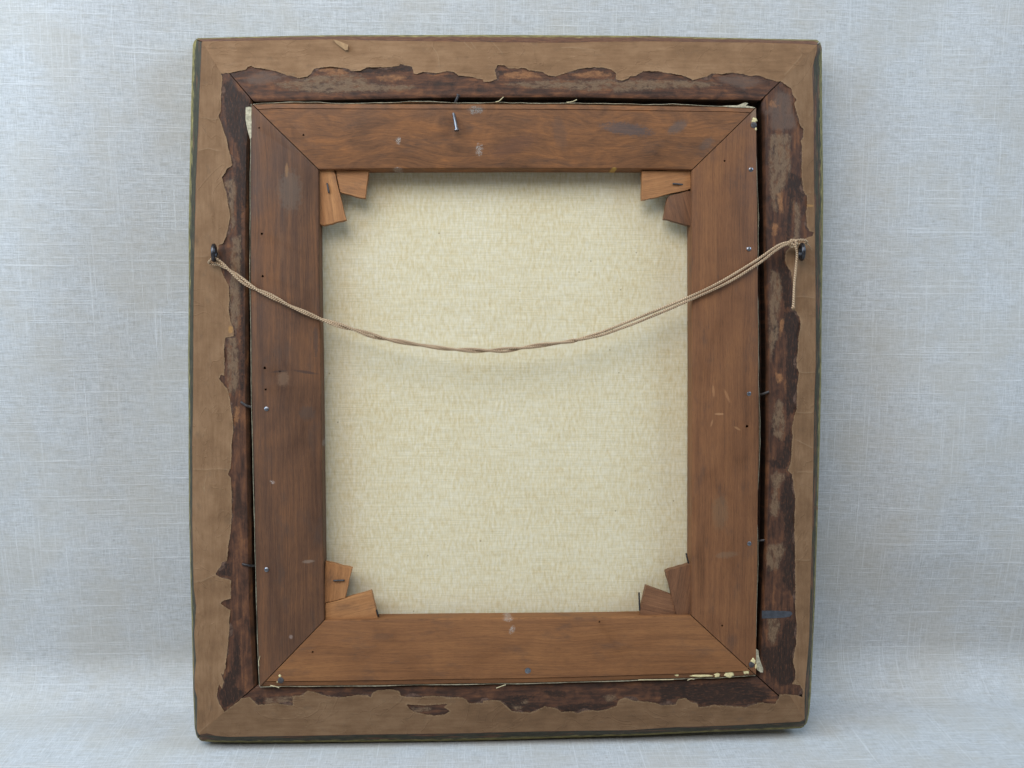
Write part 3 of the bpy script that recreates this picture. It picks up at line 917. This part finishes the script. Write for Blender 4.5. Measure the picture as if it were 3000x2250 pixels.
def nail(pts, r, head=None, parent=frame, name='nail', mat='nail'):
    P = smooth_path([loc(*p) for p in pts], 14)
    V, F, UV = tube(P, r, 10)
    me = make_mesh(name, V, F, UV)
    if head:
        bm = bmesh.new()
        bm.from_mesh(me)
        d = (Vector(P[-1]) - Vector(P[-2])).normalized()
        q = d.to_track_quat('Z', 'Y').to_matrix().to_4x4()
        q.translation = Vector(P[-1])
        hm = disc_mesh(head, 0.0006)
        hm.transform(q)
        bm.from_mesh(hm)
        bm.to_mesh(me)
        bm.free()
    return link(name, me, MAT[mat], parent, 45)


nail([(1334, 300, -1), (1337, 293, 1.0), (1343, 279, 1.6)], 0.00085, 0.0014, mat='tack')
nail([(741, 1193, -0.5), (722, 1188, 0.6), (705, 1177, 0.8)], 0.00085, None, mat='tack')
nail([(746, 1658, -1), (728, 1656, 0.4), (709, 1652, 0.6)], 0.0008, None, mat='iron')
nail([(2228, 1156, -1.5), (2240, 1152, 0.2), (2253, 1147, 0.8)], 0.0008, None, mat='tack')
nail([(2222, 1584, -2.0), (2230, 1583, -1.0), (2240, 1582, -0.4)], 0.0008, None, mat='iron')

# ------------------------------------------------------------------ the stretched canvas
paint = empty('stretched_canvas', 'old canvas on a brown wooden stretcher with corner wedges, set inside the frame', 'canvas', BASE)
HT = 5.0
O = {
    'top': [(737, 304), (760, 301), (900, 301.4), (1120, 302.7), (1351, 302.7), (1680, 304), (1911, 308), (2182, 312), (2216, 314)],
    'right': [(2216, 314), (2217, 440), (2219, 616), (2221, 833), (2223, 1090), (2224, 1307), (2221, 1456), (2219, 1700), (2216.5, 1841), (2216, 1980)],
    'bottom': [(2216, 1980), (2100, 1987), (1900, 1993), (1680, 2000), (1514, 2004), (1324, 2006), (1120, 2010), (910, 2012), (761, 2013)],
    'left': [(761, 2013), (758, 1950), (753, 1787), (749, 1645), (745, 1430), (741, 1280), (737, 1117), (734, 697), (735, 400), (737, 304)],
}
I = {
    'top': [(934, 497), (1100, 495), (1500, 494), (1900, 495), (2027, 498)],
    'right': [(2027, 498), (2027, 700), (2028, 1100), (2027, 1500), (2026, 1804)],
    'bottom': [(2026, 1804), (1680, 1810), (1300, 1813), (950, 1817)],
    'left': [(950, 1817), (946, 1500), (941, 1100), (936, 800), (934, 497)],
}
WHITE = (166, 162, 154)
BAR_MAT = {
    'top': wood_material('stretcher_wood_top', ((86, 58, 39), (120, 82, 54), (152, 103, 64)), 0.75, 1.0, (
        (1835, 378, 90, 22, -0.12, (66, 64, 66), 0.62, 1.6), (1985, 372, 40, 18, 0.5, (84, 78, 74), 0.5, 1.4),
        (1395, 322, 26, 14, 0.1, (142, 150, 148), 0.6, 1.9), (1404, 440, 13, 20, 0.0, WHITE, 0.7, 2.0),
        (1167, 412, 10, 13, 0.1, WHITE, 0.75, 1.9), (1165, 494, 16, 5, 0, WHITE, 0.6, 1.6), (1800, 495, 10, 6, 0, (190, 150, 70), 0.7, 1.0),
        (1500, 430, 90, 30, 0.4, (92, 60, 44), 0.5, 1.8), (1640, 390, 24, 60, 0.2, (90, 66, 52), 0.4, 1.6), (2070, 420, 30, 16, 0.6, (86, 72, 64), 0.45, 1.5))),
    'right': wood_material('stretcher_wood_right', ((96, 64, 43), (122, 83, 56), (140, 98, 66)), 0.0, 2.0, (
        (2110, 1500, 30, 60, 0, (100, 86, 66), 0.3, 1.4), (2130, 1625, 40, 12, 0.1, (118, 100, 80), 0.3, 1.6), (2210, 345, 14, 36, 0, (140, 118, 96), 0.5, 1.4),
        (2090, 1145, 5, 22, 0.1, (160, 114, 76), 0.5, 0.8), (2130, 1160, 5, 26, 0.4, (158, 112, 74), 0.5, 0.9), (2108, 1213, 16, 4, 0, (168, 124, 86), 0.6, 0.8),
        (2160, 1255, 14, 4, -0.5, (160, 116, 78), 0.5, 0.8), (2085, 1240, 4, 14, -0.3, (156, 112, 76), 0.5, 0.8)), 0.8),
    'bottom': wood_material('stretcher_wood_bottom', ((104, 69, 44), (130, 89, 57), (148, 104, 67)), 0.1, 3.0, (
        (1488, 1815, 18, 7, 0, WHITE, 0.65, 1.8), (1500, 1845, 9, 16, -0.5, WHITE, 0.6, 1.9), (1120, 1865, 40, 14, 0, (92, 62, 42), 0.5, 1.8)), 0.8),
    'left': wood_material('stretcher_wood_left', ((70, 47, 36), (96, 66, 47), (124, 85, 57)), 0.0, 4.0, (
        (840, 500, 6, 26, 0, (150, 110, 70), 0.5, 1.0), (850, 560, 40, 70, 0, (96, 82, 70), 0.45, 1.6), (798, 1412, 9, 6, -0.5, (176, 160, 150), 0.7, 1.6),
        (830, 1110, 20, 28, 0, (120, 92, 70), 0.5, 1.6), (895, 1090, 44, 5, -0.15, (60, 42, 34), 0.7, 0.9), (820, 1088, 30, 4, 0.1, (56, 38, 30), 0.7, 0.9),
        (925, 1000, 8, 60, 0, (66, 50, 42), 0.6, 1.6), (900, 1210, 30, 24, 0, (70, 56, 48), 0.5, 1.8), (852, 1866, 7, 8, 0.5, (140, 120, 110), 0.6, 1.4),
        (825, 720, 10, 60, 0, (120, 82, 54), 0.3, 1.4), (946, 1300, 4, 12, 0, (160, 156, 150), 0.6, 1.5), (905, 1645, 20, 6, 0.1, (140, 124, 110), 0.4, 1.6))),
}
HOLES = {
    'top': [(889, 395.5, 0.85)],
    'right': [(2123, 471.5, 0.85), (2189, 1249, 1.3), (2116, 1833, 0.85)],
    'bottom': [(1756, 1822, 0.7), (916, 1910.5, 0.85)],
    'left': [(759, 374.6, 0.7), (767, 685, 0.95), (769.5, 809, 0.95), (775.5, 1078, 1.1), (778.5, 1141, 0.9), (820, 1088, 0.55)],
}


def build_bar(side):
    n = 26
    o, i_ = resample(O[side], n), resample(I[side], n)
    po = np.array([plane(x, y, HT) for x, y in o])
    pi = np.array([plane(x, y, HT) for x, y in i_])
    lip = side in ('top', 'bottom')
    wid = np.linalg.norm(pi - po, axis=1).mean()
    # across (mm from the outer edge), height
    if lip:
        sec = [(0.0, -11.8), (0.0, 2.4), (0.4, 3.0), (3.9, 4.2), (4.25, 3.5), (4.6, 5.0)]
    else:
        sec = [(0.0, -11.8), (0.0, 4.0), (0.25, 4.7), (0.9, 5.0)]
    sec += [(wid - 1.6, 5.0), (wid - 0.7, 4.75), (wid - 0.2, 4.1), (wid, 3.2), (wid + 0.2, -9.0), (wid - 14, -11.8)]
    V, UV = [], []
    for a_, h in sec:
        pl = po + (pi - po) * (a_ / wid)
        pl = pl.copy()
        pl[:, 2] = h
        d0 = (pl[1] - pl[0]) / np.linalg.norm(pl[1] - pl[0])
        pl[0] += d0 * 0.36
        pl[-1] -= d0 * 0.36
        for p in pl:
            V.append(p * 0.001)
            UV.append((p[0], p[1] + h * 0.7) if lip else (p[1], p[0] + h * 0.7))
    m_ = len(sec)
    F = []
    for k in range(m_):
        k2 = (k + 1) % m_
        for j in range(n - 1):
            F.append((k * n + j, k * n + j + 1, k2 * n + j + 1, k2 * n + j))
    F.append(tuple(k * n for k in range(m_)))
    F.append(tuple(k * n + n - 1 for k in reversed(range(m_))))
    me = make_mesh('stretcher_bar', V, F, UV)
    fix_normals(me)
    ob = link('stretcher_bar', me, BAR_MAT[side], None, 32)
    if HOLES.get(side):
        cv, cf = [], []
        for (x, y, r) in HOLES[side]:
            p = plane(x, y, HT)
            b0 = len(cv)
            for h in (-2.5, 8.0):
                for k in range(10):
                    a = 2 * math.pi * k / 10 + x
                    rr = r * (0.45 if h < 0 else 1.0) * (1 + 0.18 * math.sin(3 * a + x))
                    cv.append(((p[0] + rr * math.cos(a)) * 0.001, (p[1] + rr * math.sin(a)) * 0.001, h * 0.001))
            for k in range(10):
                cf.append((b0 + k, b0 + (k + 1) % 10, b0 + 10 + (k + 1) % 10, b0 + 10 + k))
            cf.append(tuple(b0 + k for k in reversed(range(10))))
            cf.append(tuple(b0 + 10 + k for k in range(10)))
        cm = make_mesh('cut', cv, cf)
        fix_normals(cm)
        co = bpy.data.objects.new('cut', cm)
        COL.objects.link(co)
        md = ob.modifiers.new('b', 'BOOLEAN')
        md.operation = 'DIFFERENCE'
        md.solver = 'EXACT'
        md.object = co
        bpy.context.view_layer.update()
        new = bpy.data.meshes.new_from_object(ob.evaluated_get(bpy.context.evaluated_depsgraph_get()))
        ob.modifiers.clear()
        ob.data = new
        bpy.data.objects.remove(co)
        new.set_sharp_from_angle(angle=math.radians(32))
    ob.parent = paint
    return ob


for s_ in SIDES:
    build_bar(s_)

# the cloth itself, seen from behind, slightly slack
nx, ny = 60, 70
cv, cf = [], []
c00, c11 = plane(739, 306, 5), plane(2213, 1980, 5)
for j in range(ny + 1):
    for i in range(nx + 1):
        x = c00[0] + 1.2 + (c11[0] - c00[0] - 2.4) * i / nx
        y = c11[1] + 1.2 + (c00[1] - c11[1] - 2.4) * j / ny
        bow = math.sin(math.pi * i / nx) * math.sin(math.pi * j / ny)
        w = mn.noise(Vector((x * 0.012, y * 0.012, 3))) * 0.3
        cv.append((x * 0.001, y * 0.001, (-12.4 - 0.5 * bow + w * min(1, bow * 3)) * 0.001))
for j in range(ny):
    for i in range(nx):
        a = j * (nx + 1) + i
        cf.append((a, a + 1, a + nx + 2, a + nx + 1))
link('canvas', make_mesh('canvas', cv, cf), MAT['canvas'], paint, 180)


# the canvas turned over the bars' outer sides, showing as a pale wavering edge
def canvas_edge(side, gap, top_h, seed):
    n = 130
    o = resample(O[side], n)
    sgn = {'top': (0, 1), 'bottom': (0, -1), 'left': (-1, 0), 'right': (1, 0)}[side]
    V, UV = [], []
    for i, (x, y) in enumerate(o):
        p = plane(x, y, HT)
        s = i * 0.12
        e = min(1.0, 6 * min(i, n - 1 - i) / n)
        g_ = 0.25 + gap * e * max(0.08, 0.5 + mn.noise(Vector((s * 0.5, seed, 0))) * 1.0 + 0.3 * mn.noise(Vector((s * 2.2, seed, 4))))
        t = top_h + mn.noise(Vector((s * 0.8, seed, 2))) * 1.3 + mn.noise(Vector((s * 4.0, seed, 3))) * 0.45
        th = 0.22 + 0.18 * mn.noise(Vector((s * 1.4, seed, 7)))
        for (off, h) in ((0.2, -12.6), (0.15 + g_, t), (0.15 + g_ + th, t - 0.1), (0.2 + th, -12.6)):
            V.append(((p[0] + sgn[0] * off) * 0.001, (p[1] + sgn[1] * off) * 0.001, h * 0.001))
            UV.append((s, h))
    F = []
    for i in range(n - 1):
        for k in range(4):
            k2 = (k + 1) % 4
            F.append((i * 4 + k, i * 4 + k2, (i + 1) * 4 + k2, (i + 1) * 4 + k))
    F += [(0, 1, 2, 3), tuple((n - 1) * 4 + k for k in (3, 2, 1, 0))]
    me = make_mesh('canvas_edge', V, F, UV)
    fix_normals(me)
    return link('canvas_edge', me, MAT['canvas_edge'], paint, 60)


canvas_edge('top', 1.9, 1.2, 1.0)
canvas_edge('right', 1.6, 1.0, 2.0)
canvas_edge('bottom', 0.22, 3.0, 3.0)
canvas_edge('left', 0.4, 3.6, 4.0)
# frayed flaps of canvas at the corners
sheet('canvas_flap', np.array([(720, 314), (730, 312.5), (738, 315), (737, 350), (736.5, 402), (733, 408), (728, 392), (722, 366), (719, 347)]), [(720, 314), (719, 347), (733, 408)], None,
      lambda x, y, d: 2.4 + 0.06 * (x - 720), 0.3, MAT['canvas_edge'], paint, 7.0)
sheet('canvas_flap', np.array([(2214, 1900), (2222, 1906), (2223, 1922), (2228, 1938), (2236, 1960), (2235, 1970), (2228, 1970), (2218, 1962), (2214, 1940)]), [(2222, 1906), (2236, 1960), (2228, 1970)], None,
      lambda x, y, d: 3.6 - 0.08 * (x - 2214), 0.3, MAT['canvas_edge'], paint, 7.0)
sheet('canvas_flap', np.array([(2114, 311), (2130, 309), (2160, 309), (2175, 303), (2184, 300), (2192, 303), (2184, 309), (2206, 313), (2211, 317), (2180, 315), (2140, 314)]), [(2130, 309), (2184, 300), (2211, 317)], None,
      lambda x, y, d: 3.2, 0.3, MAT['canvas_edge'], paint, 7.0)


def thread(pts, r=0.00022):
    V, F, UV = tube(smooth_path([loc(*p) for p in pts], 12), r, 6)
    link('loose_thread', make_mesh('loose_thread', V, F, UV), MAT['thread'], paint, 80)


thread([(1452, 299, 3), (1462, 296, 3.4), (1475, 284, 4)], 0.0003)
thread([(1660, 300, 3), (1676, 298, 3.4), (1690, 292, 4)], 0.0003)
thread([(792, 2008, 5.3), (806, 2011, 5.4), (818, 2015, 5)], 0.0003)
thread([(762, 1922, 5.2), (758, 1938, 5.3), (759, 1952, 5)], 0.0002)
thread([(1454, 2016, 4.2), (1470, 2010, 4.6), (1482, 2006, 4.6)], 0.0003)
thread([(1870, 1992, 4.6), (1962, 1991, 4.7), (1974, 1990, 4.6)], 0.0003)
thread([(2014, 1993, 4.6), (2024, 1989, 4.8), (2034, 1990, 4.7)], 0.0003)

# wedges in the corners
KEY_A = wood_material('wedge_wood_light', ((130, 90, 58), (160, 114, 76), (186, 138, 96)), 0.0, 6.0, (), 1.0)
KEY_B = wood_material('wedge_wood_dark', ((92, 64, 48), (120, 84, 62), (144, 104, 78)), 0.0, 7.0, (), 1.2)
KEYS = [  # outline, top height, wood, grain angle
    ([(936, 498), (978, 498), (981, 508), (1013.6, 644), (945.8, 661.7), (936, 655)], 1.6, KEY_A, 80),
    ([(984, 500), (1081, 500), (1078.7, 514), (1069, 581.7), (997, 564)], 0.9, KEY_A, 12),
    ([(1880, 500), (2024, 500), (2024, 553), (2016, 555), (1900, 583), (1881, 586)], 1.6, KEY_A, -8),
    ([(1957, 573.6), (2014, 560), (2024, 560), (2024, 662), (2014, 659), (1945, 641)], 0.9, KEY_B, 75),
    ([(952, 1646), (959, 1648), (1031, 1666), (1011, 1752.6), (959, 1765), (952, 1766)], 0.9, KEY_A, 95),
    ([(953, 1770), (1088, 1732), (1107, 1808), (1108, 1817), (953, 1817)], 1.6, KEY_A, -10),
    ([(1950, 1672.6), (2016.6, 1653.6), (2026, 1651), (2026, 1803), (1982, 1803), (1974.6, 1770)], 1.6, KEY_B, 100),
    ([(1892, 1716), (1968, 1743), (1980, 1795), (1981, 1805), (1876, 1805), (1876, 1792)], 0.9, KEY_B, 12),
]
PINS = {0: [(958, 538, 1.2), (959, 541, 2.6), (963, 562, 2.6), (963.5, 563.5, 1.4)], 2: [(1970.5, 538, 2.4), (1985, 539, 2.6), (2000, 541, 1.2)],
        4: [(978, 1701, 0.6), (981, 1701, 1.9), (1005, 1700, 2.0), (1008, 1700, 0.8)], 7: [(1872, 1736, 2.0), (1873, 1760, 1.0), (1874, 1788, 0.0)],
        6: [(2010, 1621, 1.5), (2013, 1634, 1.0), (2017, 1650, 0.4)], 5: [(1103, 1786, 1.6), (1106, 1797, 1.4), (1109, 1806, 0.6)]}
for q, (out, hk, mat, ang) in enumerate(KEYS):
    fine_ = []
    for k in range(len(out)):
        a_, b_ = np.array(out[k], float), np.array(out[(k + 1) % len(out)], float)
        for t_ in range(5):
            w_ = a_ + (b_ - a_) * t_ / 5.0
            jx = (random.uniform(-1, 1) * (1.1 if t_ else 1.6), random.uniform(-1, 1) * (1.1 if t_ else 1.6))
            fine_.append((w_[0] + jx[0], w_[1] + jx[1]))
    out = fine_
    P = [plane(x, y, hk) for x, y in out]
    n = len(P)
    V, UV = [], []
    ca, sa = math.cos(math.radians(ang)), math.sin(math.radians(ang))
    cen = np.mean(P, axis=0)
    for (dh, sh) in ((-5.5, 1.0), (-0.35, 1.0), (0.0, 0.985)):
        for p in P:
            w = cen + (p - cen) * sh
            V.append((w[0] * 0.001, w[1] * 0.001, (hk + dh) * 0.001))
            X, Y = w[0], -w[1]
            UV.append((X * ca + Y * sa + q * 60, -X * sa + Y * ca + dh))
    F = []
    for L_ in range(2):
        for k in range(n):
            F.append((L_ * n + k, L_ * n + (k + 1) % n, (L_ + 1) * n + (k + 1) % n, (L_ + 1) * n + k))
    F.append(tuple(2 * n + k for k in range(n)))
    F.append(tuple(reversed(range(n))))
    me = make_mesh('corner_wedge', V, F, UV)
    fix_normals(me)
    kd = link('corner_wedge', me, mat, paint, 25)
    if q in PINS:
        V, F, UV = tube(smooth_path([loc(*p) for p in PINS[q]], 12), 0.00058, 8)
        link('wedge_pin', make_mesh('wedge_pin', V, F, UV), MAT['iron' if q > 4 else 'tack'], kd, 50)

# heads of the nails driven through the bars
head_me = disc_mesh(0.0015, 0.0007)
tack_me = disc_mesh(0.0021, 0.0007)
first = {}
for (x, y, kind) in [(781, 1198, 'n'), (781, 1669, 'n'), (2200, 497, 'n'), (2194, 729.5, 'n'), (2194, 1153.6, 'n'), (2195, 1592.6, 'n'), (1546.5, 1964.8, 'b'),
                     (2208, 366.5, 't'), (822.4, 1993, 't'), (2202, 1947, 't')]:
    if kind == 'n':
        src, mt, nm = head_me, 'nail', 'nail_head'
    else:
        src, mt, nm = tack_me, ('nail' if kind == 'b' else 'tack'), 'tack_head'
    o = link(nm, src if kind != 'b' else src.copy(), None, paint, 50)
    if not o.data.materials:
        o.data.materials.append(MAT[mt])
    p = loc(x, y, HT)
    o.location = (p.x, p.y, 0.0048)
    o.rotation_euler = (random.uniform(-.12, .12), random.uniform(-.12, .12), random.uniform(0, 3))
# the bent nail standing on the upper bar
nail([(1329, 332, 4.2), (1332, 348, 6.2), (1335, 364, 7.8), (1338, 381, 9.2)], 0.00095, 0.0016, paint, 'bent_nail', 'nail')


def blob(x, y, rx, ry, h0, seed, hgt=0.7):
    seg = 18
    V, F = [], []
    c = plane(x, y, h0)
    for (s, z) in ((1.0, -0.3), (0.93, 0.45), (0.6, 0.85)):
        for k in range(seg):
            a = 2 * math.pi * k / seg
            j = 1 + 0.32 * mn.noise(Vector((math.cos(a) * 1.6, math.sin(a) * 1.6, seed))) + 0.12 * math.sin(5 * a + seed)
            V.append(((c[0] + math.cos(a) * rx * s * j) * 0.001, (c[1] + math.sin(a) * ry * s * j) * 0.001, (c[2] + z * hgt) * 0.001))
    V.append((c[0] * 0.001, c[1] * 0.001, (c[2] + hgt) * 0.001))
    for i in range(2):
        for k in range(seg):
            F.append((i * seg + k, i * seg + (k + 1) % seg, (i + 1) * seg + (k + 1) % seg, (i + 1) * seg + k))
    for k in range(seg):
        F.append((2 * seg + k, 2 * seg + (k + 1) % seg, 3 * seg))
    F.append(tuple(reversed(range(seg))))
    link('putty_blob', make_mesh('putty_blob', V, F), MAT['putty'], paint, 60)


for q, (x, y, a, b_, h) in enumerate([(2187, 1966, 2.4, 2.2, 4.2), (2136, 1976, 3.6, 2.0, 3.9), (2101, 1977, 2.2, 1.6, 3.9), (2053, 1980, 7.6, 1.0, 3.7), (1983, 1978, 1.5, 0.9, 3.8),
                                      (2210, 352, 1.9, 2.0, 4.8), (2206, 1937, 1.9, 2.0, 4.8), (2214, 1952, 1.0, 1.6, 4.6), (820, 1980, 0.9, 1.0, 4.8), (813, 1996, 0.6, 1.2, 4.2), (2214, 378, 0.7, 1.2, 4.7)]):
    blob(x, y, a, b_, h, q * 3.1, 0.55)

# ------------------------------------------------------------------ the hanging cord
cord = empty('hanging_cord', 'doubled brown twine sagging between the two iron screw eyes', 'cord', BASE)
PATH = [(632, 764, 6.0), (645, 770, 6.0), (683, 800, 6.6), (734, 838, 7.2), (791, 866, 7.6), (845, 894, 7.6), (900, 918, 7.4), (946, 937, 7.4), (1035, 965, 7.8), (1095, 984, 8), (1148, 996, 8.2), (1232, 1011, 8.4),
        (1324, 1023, 8.4), (1419, 1027, 8.4), (1487, 1024.5, 8.4), (1568, 1013.5, 8.2), (1680, 998, 8), (1763, 977, 8), (1831, 952, 7.6), (1900, 925, 7.4), (2008, 880, 7.2), (2117, 829, 7.6), (2212, 772, 7.6), (2266, 733, 7), (2293, 717, 6.8), (2318, 711, 6.8)]
cp = smooth_path([loc(*p) for p in PATH], 420)
len_ = np.r_[0, np.cumsum([np.linalg.norm(cp[i + 1] - cp[i]) for i in range(len(cp) - 1)])] * 1000
for st in (0, 1):
    pts = []
    for i, p in enumerate(cp):
        f = i / (len(cp) - 1)
        d = cp[min(i + 1, len(cp) - 1)] - cp[max(i - 1, 0)]
        d = Vector(d).normalized()
        nrm = Vector((0, 0, 1))
        side_ = nrm.cross(d).normalized()
        up = d.cross(side_)
        # twisted on the left, lying side by side on the right
        tw = 1.0 if f < 0.60 else max(0.0, 1 - (f - 0.60) / 0.10)
        ang = len_[i] * 2 * math.pi / 46.0 * (1 if f < 0.6 else 1) + math.pi * st
        spread = 0.00084 + 0.00018 * math.sin(len_[i] * 0.07)
        if f > 0.66:
            b = min(1, (f - 0.66) / 0.12) * min(1, max(0, (0.965 - f) / 0.10))
            spread += 0.00042 * b
        flat = side_ * (1 if st == 0 else -1)
        v1 = side_ * math.cos(ang) + up * math.sin(ang)
        w = (v1 * tw + flat * (1 - tw))
        w.normalize()
        jit = Vector((mn.noise(Vector((i * .06, st, 1))), mn.noise(Vector((i * .06, st, 2))), 0)) * 0.00022
        pts.append(Vector(p) + w * spread + jit)
    rr = [0.00090 * (1 + 0.14 * mn.noise(Vector((i * 0.15, st * 9, 0))) + 0.12 * mn.noise(Vector((i * 0.6, st * 9, 4)))) for i in range(len(pts))]
    V, F, UV = tube(pts, rr, 9)
    link('strand', make_mesh('strand', V, F, UV), MAT['cord'], cord, 80)


def rope(name, pts, r=0.00082, n=50):
    V, F, UV = tube(smooth_path([loc(*p) for p in pts], n), r, 9)
    link(name, make_mesh(name, V, F, UV), MAT['cord'], cord, 80)


# bight through the left eye
rope('loop', [(648, 769, 6.0), (634, 758, 7.6), (625, 757, 7.0), (616, 763, 5.2), (612, 770, 3.4), (622, 774, 2.6), (640, 776, 3.6), (660, 785, 5.6)])
# knot on the right eye
rope('loop', [(2300, 716, 6.4), (2322, 707, 8.0), (2342, 703, 9.2), (2358, 704, 8.6), (2364, 709, 6.4), (2356, 714, 4.6), (2340, 716, 4.4), (2322, 719, 5.4), (2308, 717, 6.4)])
rope('knot', [(2316, 703, 6.0), (2327, 704, 8.6), (2333, 712, 9.4), (2328, 722, 8.2), (2317, 722, 6.0), (2313, 712, 5.2), (2318, 704, 7.0), (2331, 707, 9.0)], 0.0008)
rope('tail', [(2318, 714, 8.6), (2328, 718, 8.8), (2334, 732, 7.6), (2335, 751, 6.2), (2331, 792, 4.4), (2327, 833, 3.4), (2325.5, 873, 3.0), (2324, 903, 2.8)], [0.0009] * 46 + [0.00092, 0.001, 0.0012, 0.0013])
rope('whisker', [(2358, 712, 4.6), (2368, 718, 3.4), (2374, 724, 2.2), (2379, 733, 1.4)], [0.0005 - 0.0004 * q / 49 for q in range(50)])
